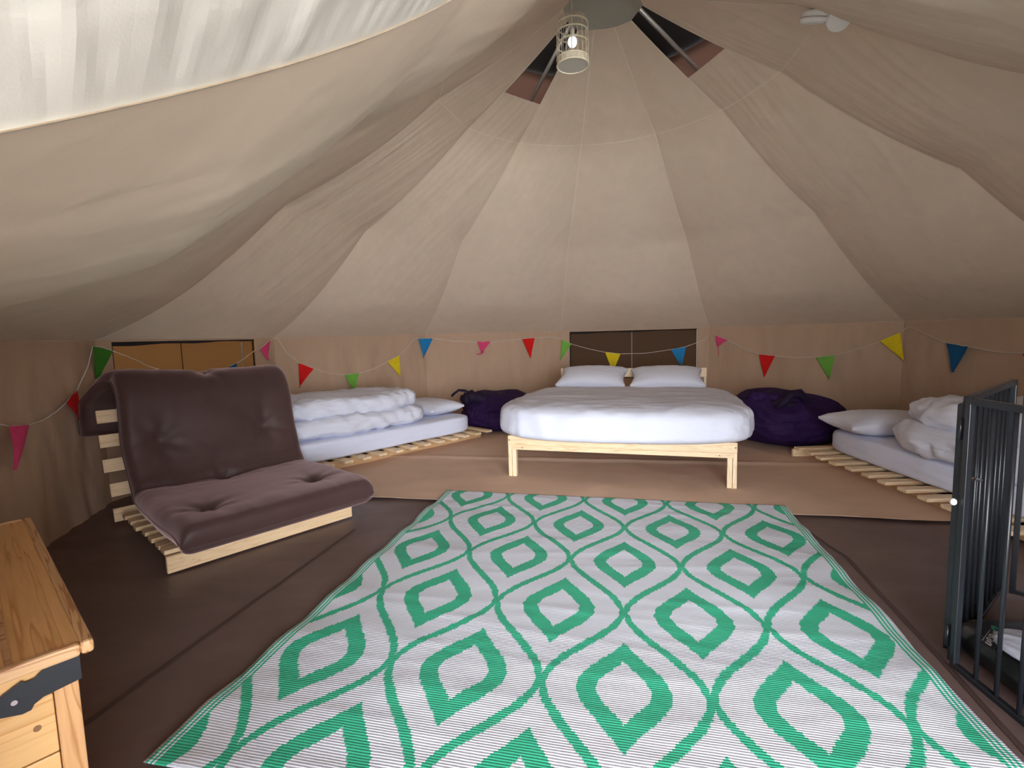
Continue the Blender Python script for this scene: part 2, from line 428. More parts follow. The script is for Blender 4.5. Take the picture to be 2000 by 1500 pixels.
# door panel (between seam 6 at az 165 and seam -4): upper closed part + gathered flap left of the opening
def door_pt(s, t, extra=0):      # s=0 at seam -4 (camera left), 1 at seam 6
    a = seam(-4, t); b = seam(6, t); return a.lerp(b, s)
V, F = grid(lambda s, q: door_pt(s, q*1.30)-Vector((0, 0, .05*4*s*(1-s)*min(1, q*2))), 30, 40)
mk('canvas_panel', V, F, M_roof, ceiling, True)
def flap_pt(s, q):               # s=0 at the seam, 1 at the free upper edge; q runs down the seam
    t = 1.25+q*1.72
    p = seam(-4, t)
    outw = Vector((.61, -.61, .47)).normalized()
    arc = q*1.75
    e = min(1, s*5)
    H = .46
    a2 = arc*1.0+.10*noise.noise(Vector((arc*2, s*1.2, 0)))
    f = noise.noise(Vector((a2*9, s*.5, 2)))+.6*noise.noise(Vector((a2*21, s*.9, 7)))
    f += .7*ridge((a2*6+s*.4, s*.2, 4), 2)
    f2 = fbm((arc*7, s*4, 5), 3)
    g2 = noise.noise(Vector((a2*46, s*1.6, 9)))*max(0, 1-s*3.5)
    nrm = Vector((.71, .19, -.68)).normalized()
    return p + outw*(H*s) + nrm*((.0065*f+.002*f2)*e+.0035*g2*min(1, s*14)-.03*s*s)
V, F = grid(flap_pt, 90, 240)
fl = mk('door_flap', V, F, M_flap)
tag(fl, 'bright off white gathered door flap hanging from the seam above the entrance', 'flap')
V, F = ribbon(lambda x: seam(-4, 1.3+x*1.68), 60, .005, .003); mk('seam_tape', V, F, M_flap, fl, True)

# walls: polygon through the eave points
WIN = {}  # segment k -> (s0, s1, z0, z1)
def wall_hit(px, py, off=0.0):
    d = ray(px, py)
    best = None
    for i, k in enumerate(order[:-1]):
        a, b = VC[k], VC[order[i+1]]
        e = Vector((b.x-a.x, b.y-a.y)); n = Vector((-e.y, e.x)).normalized()
        mid = (Vector((a.x, a.y))+Vector((b.x, b.y)))/2
        if n.dot(Vector((CX, CY))-mid) < 0: n = -n
        a2 = Vector((a.x, a.y))+n*off
        den = d.x*n.x+d.y*n.y
        if abs(den) < 1e-6: continue
        s = (a2.x*n.x+a2.y*n.y)/den
        if s <= 0: continue
        p = CO+d*s; u_ = (Vector((p.x, p.y))-a2).dot(e)/e.length_squared
        if -.03 <= u_ <= 1.03 and (best is None or s > best[0]): best = (s, p, k, u_)
    return best
wl = wall_hit(220, 700); wr = wall_hit(499, 700)
WIN[-2] = (wl[3], wr[3], .42, ZC-.012)
wl = wall_hit(1113, 700); wr = wall_hit(1362, 700)
WIN[1] = (wl[3], wr[3], .42, ZC-.012)
def wall_seg(k, k2):
    a, b = VC[k], VC[k2]; e = (b-a); e.z = 0; L = e.length; n = Vector((-e.y, e.x, 0)).normalized()
    if n.dot(Vector((CX, CY, 0))-(a+b)/2*Vector((1, 1, 0)).length*0-Vector(((a.x+b.x)/2, (a.y+b.y)/2, 0))) < 0: n = -n
    W = WIN.get(k)
    us = [i/56 for i in range(57)]; zs = [i/26 for i in range(27)]
    if W:
        for g_, vals in ((us, (W[0], W[1])),):
            for x in vals:
                j = min(range(len(g_)), key=lambda q: abs(g_[q]-x)); g_[j] = x
        for x in (W[2]/ZC, W[3]/ZC):
            j = min(range(1, 26), key=lambda q: abs(zs[q]-x)); zs[j] = x
    def P(u_, zf):
        z = zf*ZC; env = min(1, u_*12, (1-u_)*12)*min(1, (1-zf)*5)
        if W and W[0]-.02 < u_ < W[1]+.02 and W[2]-.05 < z: env *= .1
        d = (.010*fbm((u_*L*6+k*5, z*1.4, k), 4)+.006*ridge((u_*L*5+k*3+z, z*1.2, k+4), 3))*env*1.5
        d += .05*(1-zf)**2*0
        p = a.lerp(b, u_); p = Vector((p.x, p.y, z)); return p+n*(d+.002)
    V = [P(x, z) for z in zs for x in us]; F = []
    nu = len(us)
    for j in range(len(zs)-1):
        for i in range(nu-1):
            um = (us[i]+us[i+1])/2; zm = (zs[j]+zs[j+1])/2*ZC
            if W and W[0] < um < W[1] and W[2] < zm < W[3]: continue
            q = j*nu+i; F.append((q, q+1, q+nu+1, q+nu))
    return V, F
walls = {'wall_left': [-4, -3, -2], 'wall_back': [-1, 0, 1, 2], 'wall_right': [3, 4, 5]}
for nm, segs in walls.items():
    root = tag(empty(nm), None, None, None, 'structure')
    for k in segs:
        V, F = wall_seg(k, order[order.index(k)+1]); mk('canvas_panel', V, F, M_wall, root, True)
# windows
def window(num, k, mesh_m, lab):
    a, b = VC[k], VC[order[order.index(k)+1]]; W = WIN[k]
    e = (b-a); e.z = 0; L = e.length; ex = e/L
    n = Vector((-ex.y, ex.x, 0))
    if n.dot(Vector((CX, CY, 0))-Vector(((a.x+b.x)/2, (a.y+b.y)/2, 0))) < 0: n = -n
    P = lambda u_, z, o: Vector((a.x+e.x*u_, a.y+e.y*u_, z))+n*o
    root = tag(empty('window_%d' % num), lab, None, None, 'structure')
    V, F = grid(lambda s, q: P(W[0]-.012+(W[1]-W[0]+.024)*s, W[2]-.02+(W[3]-W[2]+.03)*q, -.02+.004*sin(s*11)*q), 24, 10)
    mk('mesh_screen', V, F, mesh_m, root, True)
    # dark top binding, slightly sagging, and side bindings
    V, F = grid(lambda s, q: P(W[0]+(W[1]-W[0])*s, W[3]+.004-q*(.030-.016*s+.004*sin(s*15)), -.008+.006*sin(q*pi)), 24, 3)
    mk('top_binding', V, F, M_darkmesh, root, True)
    for uu in (W[0], W[1]):
        mb = MB(); sgn = 1 if uu == W[0] else -1
        mb.prism([(0, W[2]), (.012*sgn, W[2]), (.012*sgn, W[3]), (0, W[3])], lambda x, z, o: P(uu, z, o)+ex*x, -.014, -.006)
        mb.build('side_binding', M_darkmesh, root)
    # frame tape around the opening, pale
    return root, P, W
w1, P1, W1 = window(1, -2, M_mesh1, 'ochre mesh window behind the brown futon')
w2, P2, W2 = window(2, 1, M_mesh2, 'dark brown mesh window above the double bed headboard')
mb = MB(); uz = wall_hit(481, 700)[3]
mb.tube([P1(uz, .45, -.035), P1(uz, .97, -.035)], .006, 6); mb.build('zip_rail', M_pole, w1)
uz = wall_hit(358, 700)[3]
mb = MB(); mb.prism([(0, .42), (.008, .42), (.008, .98), (0, .98)], lambda x, z, o: P1(uz+x*.6, z, o), -.015, -.014); mb.build('centre_strip', M_mesh2, w1)
uz = wall_hit(1234, 700)[3]
mb = MB(); mb.tube([P2(uz, .42, -.012), P2(uz, .98, -.012)], .0022, 5); mb.build('tie_cord', M_cord, w2)
mb = MB(); mb.tube([P2(W2[1]-.004, .42, -.003), P2(W2[1]-.004, .985, -.003)], .004, 6); mb.build('zip_rail', M_plastic, w2)

# ground skirt inside the left wall
g0 = at(60, 1072); g1 = at(90, 1052); g2 = at(165, 1003); g3 = at(240, 966); g4 = Vector((-2.52, 3.75, 0))
gp = [Vector((-1.95, 1.45, 0)), Vector((-2.2, 1.9, 0)), g1, g2, g3, Vector((-2.50, 3.6, 0)), Vector((-2.3, 4.1, 0))]
def gl(s):
    x = s*(len(gp)-1); i = min(int(x), len(gp)-2); return gp[i].lerp(gp[i+1], x-i)
def skirt(s, q):
    p = gl(s); out = Vector((p.x-CX, p.y-CY, 0)).normalized()
    return p + out*(q*.13+.012*sin(q*6)) + Vector((0, 0, .004+.15*q+.015*sin(q*pi)+.006*fbm((s*9, q*2, 0), 3)))
V, F = grid(skirt, 80, 10)
tag(mk('trim_1', V, F, M_skirt, None, True), 'grey fabric skirt along the foot of the left wall', None, None, 'structure')

# floor
fl_ = MB(); pts = [(VC[k].x*1.0, VC[k].y) for k in order]
def fpt(s, q):
    x = CX-3.3+6.6*s; y = -.35+6.8*q
    inm = 1
    z = .0035*fbm((x*1.7, y*2.5, 1), 4)-.004
    return Vector((x, y, z))
def outf(s, q):
    x = CX-3.3+6.6*s; y = -.35+6.8*q
    return (x-CX)**2+(y-CY)**2 > 3.2**2 and y > .2
V, F = grid(fpt, 150, 150, outf)
floor = tag(mk('floor', V, F, M_floor, None, True), 'dark brown plastic groundsheet', None, None, 'structure')
for a, b in (((140, 1430), (693, 1033)), ((1560, 1025), (1652, 1085)), ((1652, 1085), (2060, 1528))):
    A_, B_ = at(*a), at(*b); d = (B_-A_); n = Vector((-d.y, d.x, 0)).normalized()*.008
    V, F = grid(lambda s, q: A_+d*s+n*(q*2-1)+Vector((0, 0, .0032+.0035*fbm(((A_+d*s).x*1.7, (A_+d*s).y*2.5, 1), 4)-.004+.001*sin(q*pi))), 60, 2)
    mk('welded_seam', V, F, M_floorseam, floor, True)

# outer tent shell (seen through the vents and windows), open on the door side; outside ground
outer = tag(empty('outer_tent'), 'brown outer tent shell seen through the vents and windows', 'tent')
def azr(s): return -152+s*(296)
def lift(az):                    # outer canvas raised into an added, unseen awning that shades the flap
    d = abs((az-190.0+180) % 360-180); return max(0, min(1, (62-d)/30))
def outer_pt(s, q):
    az = s*360; l = lift(az); l = l*l*(3-2*l)
    zl = 2.90-(2.90-1.08)*q**.88; zh = 2.90-(2.90-2.0)*q**1.0
    return pol(az, .88+(3.6+2.0*l-.88)*q, zl*(1-l)+zh*l)
V, F = grid(outer_pt, 90, 14)
mk('outer_roof', V, F, M_outer_roof, outer, True)
V, F = grid(lambda s, q: pol(s*360, .02+.90*q, 3.22-.33*q), 48, 5)
mk('outer_cap', V, F, M_outcap, outer, True)
V, F = grid(lambda s, q: pol(azr(s), 3.55+.05*sin(s*60)*.3, 1.10-1.1*q), 90, 6)
mk('outer_wall', V, F, M_outer, outer, True)
for a_, b_ in ((aty(1243, 12, 3.32), aty(1338, 110, 3.62)), (aty(1098, 80, 3.55), aty(1053, 166, 3.85))):
    MB().tube([a_.lerp(b_, -.5), a_.lerp(b_, 2.2)], .014, 10).build('roof_pole', M_pole, outer, True)
for az in (35, -20, 120, -100):
    MB().tube([pol(az, .08, 3.10), pol(az, 3.45, 1.02)], .014, 10).build('roof_pole', M_pole, outer, True)
# added unseen daylight baffle behind the camera: two side walls under the raised roof
for pa, pb in ((pol(208, 3.55, 0), Vector((-.9, -2.45, 0))), (pol(144, 3.55, 0), Vector((2.3, -2.45, 0)))):
    V, F = grid(lambda s, q: pa.lerp(pb, s)+Vector((.03*sin(s*14), .0, (1.25+.75*s)*q)), 30, 4)
    mk('light_baffle_wall', V, F, M_baffle, outer, True)
V, F = grid(lambda s, q: Vector((-14+28*s, -14+28*q, -.06)), 4, 4)
tag(mk('outside_ground', V, F, M_deck), 'grey paving outside the tent', None, None, 'structure')

# tan mat over the back of the floor
mA, mB = Vector((-.994, 3.002, 0)), Vector((2.161, 2.367, 0))
md = (mB-mA).normalized(); mn = Vector((-md.y, md.x, 0))
def matpt(s, q):
    u_ = -1.9+5.3*s; v_ = q*3.6
    wob = .012*fbm((u_*2, 0, 3), 3)
    p = mA+md*u_+mn*(v_+wob*(1-q))
    z = .006+.0055*ridge((u_*1.6+v_*.35, v_*.8, 2), 3)*min(1, v_*3)*.7+.003
    cr = abs(v_-1.0-.02*u_); z += .010*math.exp(-(cr/.035)**2)
    for uc, wv in ((1.35, .04), (1.75, .05), (2.1, .04)):      # folds running towards the rug under the bed
        z += .014*math.exp(-((u_-uc-.12*(1-v_))/wv)**2)*max(0, min(1, v_*2.2))*max(0, 1-v_*.85)
    return Vector((p.x, p.y, z))
def matskip(s, q):
    p = matpt(s, q); return (p.x-CX)**2+(p.y-CY)**2 > 3.02**2
V, F = grid(matpt, 190, 130, matskip)
gm = tag(mk('ground_mat', V, F, M_mat, None, True), 'tan floor mat covering the back half of the tent', 'mat')
V, F = grid(lambda s, q: matpt(s*.86+.07, 0)+Vector((0, 0, .0025*sin(pi*q)+.001))+mn*(-.004+.012*q), 150, 3)
mk('hem', V, F, cloth('pale_hem', (.62, .47, .36), .8), gm, True)

# ---------------------------------------------------------------- rug
RL = 2.035
rug_o = empty('tmp'); bpy.data.objects.remove(rug_o)
def rugz(u_, v_):
    e = min(u_, RW-u_, v_+.15)
    return .0022*fbm((u_*3, v_*5, 2), 3)+.0035*ridge((u_*1.1, v_*6.5, 4), 2)*.6+.011+.004*max(0, 1-u_/.12)*sin(v_*21)+.004*max(0, 1-(RW-u_)/.12)*sin(v_*19+1)
def rugpt(s, q):
    u_ = RW*s; v_ = RL*q
    uw = .006*fbm((v_*4, 1, 0), 2)*(1-s)*1.5+.010*fbm((v_*4, 7, 0), 2)*s
    return Vector((u_+uw, -v_, rugz(u_, v_)))
V, F = grid(rugpt, 170, 190)
rug = mk('rug', V, F, M_rug, None, True); rug.location = (-.4229, 3.0549, 0); rug.rotation_euler = (0, 0, -.2244)
tag(rug, 'green and white woven rug with a diamond medallion lattice pattern', 'rug')
sol = rug.modifiers.new('thick', 'SOLIDIFY'); sol.thickness = .003; sol.offset = -1

# ---------------------------------------------------------------- bedding builders
def wrinkle_disp(seed, amp=.008, sc=(5, 5, 5), low=.012, lsc=2.5):
    def f(q, P):
        p = Vector((P.x*sc[0], P.y*sc[1], P.z*sc[2]))+Vector((seed*7.3, seed, 0))
        d = amp*ridge(p, 3)+low*noise.noise(P*lsc+Vector((seed, 0, seed*3)))
        nn = Vector((q.x**5, q.y**5, q.z**5)); nn = nn.normalized() if nn.length > 0 else nn
        return P+nn*d
    return f
def pillow(name, L, W, H, seed):
    def disp(q, P):
        x, y = q.x, q.y
        th = max(0, (1-abs(x)**2.6))**.5*max(0, (1-abs(y)**2.6))**.5
        cx_ = 1-.11*(1-abs(y)**2)*abs(x)**3; cy_ = 1-.13*(1-abs(x)**2)*abs(y)**3
        sgn = 1 if q.z >= 0 else -1
        zz = sgn*H/2*(th*.96+.03)*min(1, abs(q.z)*1.0+.15) if abs(q.z) < .9 else sgn*H/2*(th*.97+.03)
        wrn = .0055*ridge((x*2.5+seed, y*2.2, seed), 4)*(1-th*.5)
        return Vector((x*L/2*cx_, y*W/2*cy_, zz+wrn*sgn))
    V, F = cube_sphere(30, 24, (1, 1, 1), disp)
    V = [Vector((v.x, v.y, v.z+(.12*H if False else 0))) for v in V]
    o = mk(name, V, F, M_white, None, True); return o

# slat bed base: thing-space X = along bed length, +Y = across (away from room centre)
def slat_base(name, loc, rz, L, Wd, n, x0, label, group, slat_y0, slat_y1, rail_ys, slat_w=.07, rail_h=.072, end_board=None):
    root = tag(empty(name, loc, rz), label, 'bed base', group)
    me = MB().box((-slat_w/2, slat_y0, rail_h), (slat_w/2, slat_y1, rail_h+.02), bev=.003)
    first = None
    for i in range(n):
        x = x0+slat_w/2+(L-slat_w)*i/(n-1)
        if first is None: o = me.build('slat', M_pineY, root); first = o
        else: o = first.copy(); link(o, root)
        o.location = (x, random.uniform(-.012, .012), random.uniform(0, .0015)); o.rotation_euler = (0, 0, random.uniform(-.008, .008))
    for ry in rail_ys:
        MB().box((x0+.01, ry, .009), (x0+L-.01, ry+.022, rail_h), bev=.002).build('rail', M_rail_shaded, root)
    return root

# left low bed
LB = slat_base('slatted_bed_base', (-1.412, 3.564, 0), math.atan2(.725, .689), 2.06, .95, 15, -.45,
               'low pine slatted bed base on the left, behind the brown futon', 'low slatted bed bases', -.155, .84, (.0, .42, .80), slat_w=.066)
def local(root, V):
    M = Matrix.Translation(root.location) @ Matrix.Rotation(root.rotation_euler.z, 4, 'Z')
    return [M @ v for v in V]
def soft(name, root, center, half, ex, disp, mat_, n=30, rot=None):
    V, F = cube_sphere(n, ex, half, disp)
    if rot: V = [rot @ v for v in V]
    o = mk(name, [v+Vector((0, 0, 0)) for v in V], F, mat_, None, True)
    M = Matrix.Translation(root.location) @ Matrix.Rotation(root.rotation_euler.z, 4, 'Z') @ Matrix.Translation(Vector(center))
    o.matrix_world = M; return o
ml = soft('mattress', LB, (.565, .41, .173), (.905, .47, .078), 9, wrinkle_disp(1, .0035, (3, 9, 9), .004), M_sheet, 34)
tag(ml, 'thin mattress in a white sheet on the left low bed', 'mattress', 'white sheeted mattresses')
def folded_duvet(name, root, cx_, cy_, z0, L, Wd, h1, h2, seed, shift=(0, 0)):
    """duvet folded in two: a lower and an upper roll joined at the back"""
    V = []; F = []
    for k, (zz, hh, dx, dy, lx, wy) in enumerate(((z0+h1/2, h1, 0, 0, L, Wd), (z0+h1+h2/2-.022, h2, shift[0], shift[1]+.03, L*.95, Wd*.93))):
        def d(q, P, k=k, hh=hh):
            s1 = seed+k*3.7
            nrm = Vector((q.x**3, q.y**3, q.z**3)); nrm = nrm.normalized() if nrm.length > 1e-6 else nrm
            p = Vector((P.x*3.2+s1*5, P.y*3.2+P.x*1.2, P.z*4+s1))
            dd = .018*ridge(p, 4)*(1 if abs(q.z) < .8 else .55)+.011*ridge(Vector((P.x*8+P.z*6+s1, P.y*3+P.x*2, P.z*5)), 3)+.022*noise.noise(Vector((P.x*2.2+s1, P.y*2, s1)))
            # deep puckers down the front edge
            dd += .013*ridge((P.x*7+P.z*2+s1, P.z*3, 3), 3)*max(0, -q.y)**2
            if q.z < -.8: dd = 0
            return P+nrm*dd*Vector((1, 1, .9)).length/1.7
        v, f = cube_sphere(44, 3.6, (lx/2, wy/2, hh/2), d); n0 = len(V)
        V += [x+Vector((dx, dy, zz-z0)) for x in v]; F += [tuple(i+n0 for i in ff) for ff in f]
    o = mk(name, V, F, M_white, None, True)
    M = Matrix.Translation(root.location) @ Matrix.Rotation(root.rotation_euler.z, 4, 'Z') @ Matrix.Translation((cx_, cy_, z0))
    o.matrix_world = M; return o
dv = folded_duvet('folded_duvet', LB, .41, .36, .248, 1.28, .74, .15, .15, 1.3, (-.02, 0))
tag(dv, 'white duvet folded double on the left low bed', 'duvet', 'white folded duvets')
pl = pillow('pillow', .62, .44, .14, 2); pl.matrix_world = Matrix.Translation(LB.location) @ Matrix.Rotation(LB.rotation_euler.z, 4, 'Z') @ Matrix.Translation((1.25, .38, .315)) @ Matrix.Rotation(pi/2+.12, 4, 'Z')
tag(pl, 'white pillow on the left low bed beyond the folded duvet', 'pillow', 'white pillows on the low beds')

# right low bed: X along from the far head end (y=3.68) towards the camera
RB = slat_base('slatted_bed_base', (2.24, 3.68, 0), -pi/2-.0, 2.06, .95, 15, .0,
               'low pine slatted bed base on the right, partly behind the black metal gate', 'low slatted bed bases', -.145, .90, (.0, .42, .84), slat_w=.066, rail_h=.068)
# local +Y of RB must point to +x : rotate -90 => local Y -> +x
MB().box((-.026, -.145, .006), (-.004, .80, .066), bev=.002).build('end_board', M_pineY, RB)
mr = soft('mattress', RB, (1.03, .47, .168), (.955, .455, .080), 8, wrinkle_disp(4, .004, (3, 9, 9), .005), M_sheet, 34)
tag(mr, 'thin mattress in a white sheet on the right low bed', 'mattress', 'white sheeted mattresses')
dr = folded_duvet('folded_duvet', RB, 1.29, .38, .246, 1.28, .80, .17, .15, 5.1, (.0, .02))
tag(dr, 'white duvet folded double on the right low bed', 'duvet', 'white folded duvets')
pr_ = pillow('pillow', .66, .46, .15, 5); pr_.matrix_world = Matrix.Translation(RB.location) @ Matrix.Rotation(RB.rotation_euler.z, 4, 'Z') @ Matrix.Translation((.33, .28, .318)) @ Matrix.Rotation(pi/2-.1, 4, 'Z')
tag(pr_, 'white pillow on the right low bed between the duvet and the purple bag', 'pillow', 'white pillows on the low beds')

# ---------------------------------------------------------------- double bed
BED = tag(empty('double_bed', (-.0383, 3.3551, 0), -.2831), 'pale pine double bed frame with slim two-piece legs', 'bed')
W_, L_ = 1.44, 2.06
def bpart(nm, lo_, hi_, m_, parent=None, bev=.0025): return MB().box(lo_, hi_, bev=bev).build(nm, m_, parent or BED)
bpart('foot_board', (0, 0, .228), (W_, .020, .292), M_bedX)
bpart('foot_rail', (.022, .002, .196), (W_-.022, .022, .2275), M_bedX)
for x0_, x1_, x2_, x3_ in ((0, .024, .026, .055), (W_-.024, W_, W_-.055, W_-.026)):
    for y_ in (0.003, L_-.045):
        hz = .228 if y_ < .1 else .605
        bpart('leg', (x0_, y_, .008), (x1_, y_+.042, hz), M_bedZ)
        if y_ < .1: bpart('leg', (x2_, y_+.003, .008), (x3_, y_+.042, .196), M_bedZ)
for x_ in (0.0, W_-.022): bpart('side_rail', (x_, .047, .20), (x_+.022, L_-.047, .29), M_bedY)
bpart('head_board', (.0, L_-.066, .515), (W_, L_-.046, .605), M_bedX)
bpart('head_board', (.0, L_-.066, .33), (W_, L_-.046, .42), M_bedX)
for i in range(13): bpart('slat', (.023, .10+i*.15, .225), (W_-.023, .17+i*.15, .243), M_bedX, bev=0)
# bolts / knots on the front
for x_, z_, r_ in ((.010, .262, .005), (W_-.010, .262, .005), (.10, .211, .004), (W_-.10, .211, .004)):
    mb = MB(); n_ = len(mb.v)
    ring_ = [(x_+r_*cos(2*pi*i/10), z_+r_*sin(2*pi*i/10)) for i in range(10)]
    mb.prism(ring_, lambda a, b, t_: (a, t_, b), -.0012, .001); mb.build('bolt_head', M_underside, BED)
MS = Matrix.Translation(BED.location) @ Matrix.Rotation(BED.rotation_euler.z, 4, 'Z')
mm = soft('mattress', BED, (W_/2, 1.035, .318), (.690, .96, .070), 9, wrinkle_disp(9, .002, (4, 4, 4), .003), M_sheet, 16)
tag(mm, 'double mattress in a white sheet under the duvet', 'mattress')
# duvet: draped slab
def duvd(q, P):
    x, y, z = P
    # head end stays thin and flat under the pillows
    f = max(0, min(1, (y+.9)/1.8))
    side = max(abs(q.x)**4, abs(q.y)**4 if q.y < 0 else 0)
    foot = max(0, -q.y)**3
    nrm = Vector((q.x**3, q.y**3, max(0, q.z)**2+.15)).normalized()
    Z = z
    if q.z > 0: Z = z*(1-.40*f**1.2)
    d = .011*fbm((x*2.0, y*2.4, 1), 4)+.0035*ridge((x*1.4, y*5.5, 2), 3)*(1-side)
    corner = abs(q.x)**3*(.3+foot)
    d += .012*ridge((x*6+y*6, z*5, 4), 3)*corner+.011*ridge((x*4.5+z, z*2+y*3, 7), 3)*side
    hem = 0
    if q.z < .2: hem = (-.018*sin((x+.8)*2.6)*foot-(.035 if x > 0 else .01)*abs(q.x)**6*foot)*min(1, .2-q.z)
    y2 = y-.02*foot*(1-q.z) - .015*foot
    return Vector((x*(1+.04*(1-q.z)*.5*foot), y2, Z+hem))+nrm*d
V, F = cube_sphere(64, 4.8, (.845, .885, .130), duvd)
keep = [f for f in F if sum(V[i].z for i in f)/len(f) > -.100]
du = mk('duvet', V, keep, M_white, None, True); du.matrix_world = MS @ Matrix.Translation((W_/2+.008, .805, .385))
sol = du.modifiers.new('thick', 'SOLIDIFY'); sol.thickness = .014; sol.offset = -1
tag(du, 'plump white duvet spread over the double bed', 'duvet')
def put_pillow(cx_, cy_, z_, rz, seed, lab):
    o = pillow('pillow', .68, .44, .17, seed)
    o.matrix_world = MS @ Matrix.Translation((cx_, cy_, z_)) @ Matrix.Rotation(rz, 4, 'Z') @ Matrix.Rotation(.30, 4, 'X')
    tag(o, lab, 'pillow', 'white pillows on the double bed')
put_pillow(.36, 1.76, .535, -.03, 11, 'left one of two white pillows against the headboard')
put_pillow(1.06, 1.74, .530, .02, 14, 'right one of two white pillows against the headboard')

# ---------------------------------------------------------------- bean bags
def bean(loc, rz, rx, ry, h, seed, label, peak):
    root = tag(empty('bean_bag', loc, rz), label, 'bean bag', 'purple bean bags beside the double bed')
    def d(q, P):
        f = max(0, q.z)
        # slumped: broad base, top pulled towards the peak
        x = P.x*(1-.20*f*f)+peak[0]*f**2; y = P.y*(1-.28*f*f)+peak[1]*f**2
        z = (P.z+h/2)
        dd = .030*ridge((P.x*3.2+seed, P.y*3.2, P.z*5.5), 4)+.03*noise.noise(Vector((P.x*3+seed, P.y*3, P.z*3)))
        cre = .022*math.exp(-((z-h*.52)/.03)**2)*(1 if seed < 5 else .4)
        n_ = Vector((q.x, q.y, .4*q.z)).normalized()
        z2 = z*(1+.12*noise.noise(Vector((P.x*3.5+seed*2, P.y*3, 1)))) if z > h*.5 else z
        return Vector((x, y, max(.012, z2)))+Vector((n_.x, n_.y, 0))*(dd-cre)
    V, F = cube_sphere(40, 3.0, (rx, ry, h/2), d)
    mk('bag_body', V, F, M_purple, root, True); return root
b1 = bean((-.12, 5.18, 0), 0, .37, .36, .40, 1.2, 'dark purple bean bag between the left low bed and the double bed', (-.10, .05))
def fl_hit(px, py, Y, root):
    p = aty(px, py, Y); return Matrix.Rotation(-root.rotation_euler.z, 4, 'Z') @ (p-root.location)
# crumpled top roll with strap
def roll(root, pts, r, nm='top_fold', m_=M_purple_dark):
    mb = MB(); P = [fl_hit(*p, root) for p in pts]
    n_ = 24; Q = []; Rr = []
    for i in range(n_+1):
        x = i/n_*(len(P)-1); j = min(int(x), len(P)-2); Q.append(P[j].lerp(P[j+1], x-j)+Vector((0, 0, .006*sin(i*1.3)))); 
        e = min(1, i/3+.25, (n_-i)/3+.25); Rr.append(r*e*(1+.18*sin(i*2.1)))
    mb.tube(Q, Rr, 12); return mb.build(nm, m_, root, True)
roll(b1, [(900, 782, 5.0), (925, 775, 4.98), (960, 785, 5.0), (985, 790, 5.05)], .065)
roll(b1, [(912, 806, 4.92), (950, 812, 4.86), (985, 812, 4.9)], .055, 'top_fold', M_purple)
mb = MB(); P = [fl_hit(*p, b1) for p in ((925, 772, 4.98), (908, 763, 4.98), (896, 762, 4.98), (888, 768, 4.98), (882, 774, 4.98))]
mb.tube(P, .014, 6).build('strap', M_purple_dark, b1, True)
b2 = bean((2.33, 4.28, 0), .2, .40, .42, .44, 6.3, 'large dark purple bean bag between the double bed and the right low bed', (-.04, .02))
roll(b2, [(1505, 795, 4.05), (1525, 790, 3.98), (1548, 795, 3.95), (1580, 795, 4.0), (1600, 800, 4.1)], .05)
mb = MB(); P = [fl_hit(*p, b2) for p in ((1512, 800, 3.96), (1533, 785, 3.93), (1545, 770, 3.93), (1562, 768, 3.93), (1572, 778, 3.93), (1576, 795, 3.96))]
mb.tube(P, [.02, .03, .035, .036, .03, .02], 8).build('handle', M_purple_dark, b2, True)
roll(b2, [(1462, 790, 4.2), (1480, 776, 4.15), (1510, 782, 4.1), (1540, 790, 4.1)], .06, 'top_fold', M_purple)

# ---------------------------------------------------------------- futon
FUT = tag(empty('futon_chair', (-1.47, 2.026, 0), math.atan2(.742, .670)), 'low slatted pine futon frame folded into a chair', 'chair')
FW = .86
def fpart(nm, lo_, hi_, m_, bev=.003): return MB().box(lo_, hi_, bev=bev).build(nm, m_, FUT)
# local X = along the front edge, local Y = back
fpart('front_rail', (0, 0, .004), (FW, .022, .078), M_pine)
fpart('base_rail', (.10, .03, .004), (.125, .86, .066), M_pineY)
fpart('base_rail', (.74, .03, .004), (.765, .86, .066), M_pineY)
s0 = None
for i in range(7):
    y_ = .012+.118*i
    mb = MB().box((-.0, 0, .0), (FW, .062, .02), bev=.003)
    o = mb.build('seat_slat', M_pine, FUT) if s0 is None else link(s0.copy(), FUT)
    s0 = s0 or o; o.location = (random.uniform(-.012, .008), y_+.012, .0785 if i == 0 else .067)
b0 = None
lean = math.atan2(.11, .46)
for i in range(5):
    h_ = .012+i*.135
    o = MB().box((-.03, 0, 0), (FW+.03, .02, .072), bev=.003).build('back_slat', M_pine, FUT) if b0 is None else link(b0.copy(), FUT)
    b0 = b0 or o; o.location = (random.uniform(-.01, .01), .895+sin(lean)*h_, .012+cos(lean)*h_); o.rotation_euler = (-lean, 0, 0)
for x_ in (.09, .74):
    o = MB().box((0, .021, -.0), (.028, .055, .62), bev=.003).build('back_rail', M_bedZ, FUT); o.location = (x_, .895, .010); o.rotation_euler = (-lean, 0, 0)
MB().tube([(.02, .868, .05), (FW-.02, .868, .05)], .011, 10).build('hinge_rod', M_pine, FUT, True)
# mattress: profile swept along x
path = [(-.085, .128), (.0, .150), (.10, .158), (.35, .160), (.58, .152), (.70, .165), (.78, .235), (.825, .36), (.855, .50), (.885, .62), (.915, .715), (.975, .775), (1.06, .765), (1.115, .68), (1.135, .575), (1.15, .47)]
def cr(P, x):
    n_ = len(P)-1; x = max(0, min(n_-1e-6, x*n_)); i = int(x); f = x-i
    g_ = lambda j: Vector(P[max(0, min(n_, j))])
    a, b, c_, d_ = g_(i-1), g_(i), g_(i+1), g_(i+2)
    return .5*((2*b)+(c_-a)*f+(2*a-5*b+4*c_-d_)*f*f+(3*b-a-3*c_+d_)*f**3)
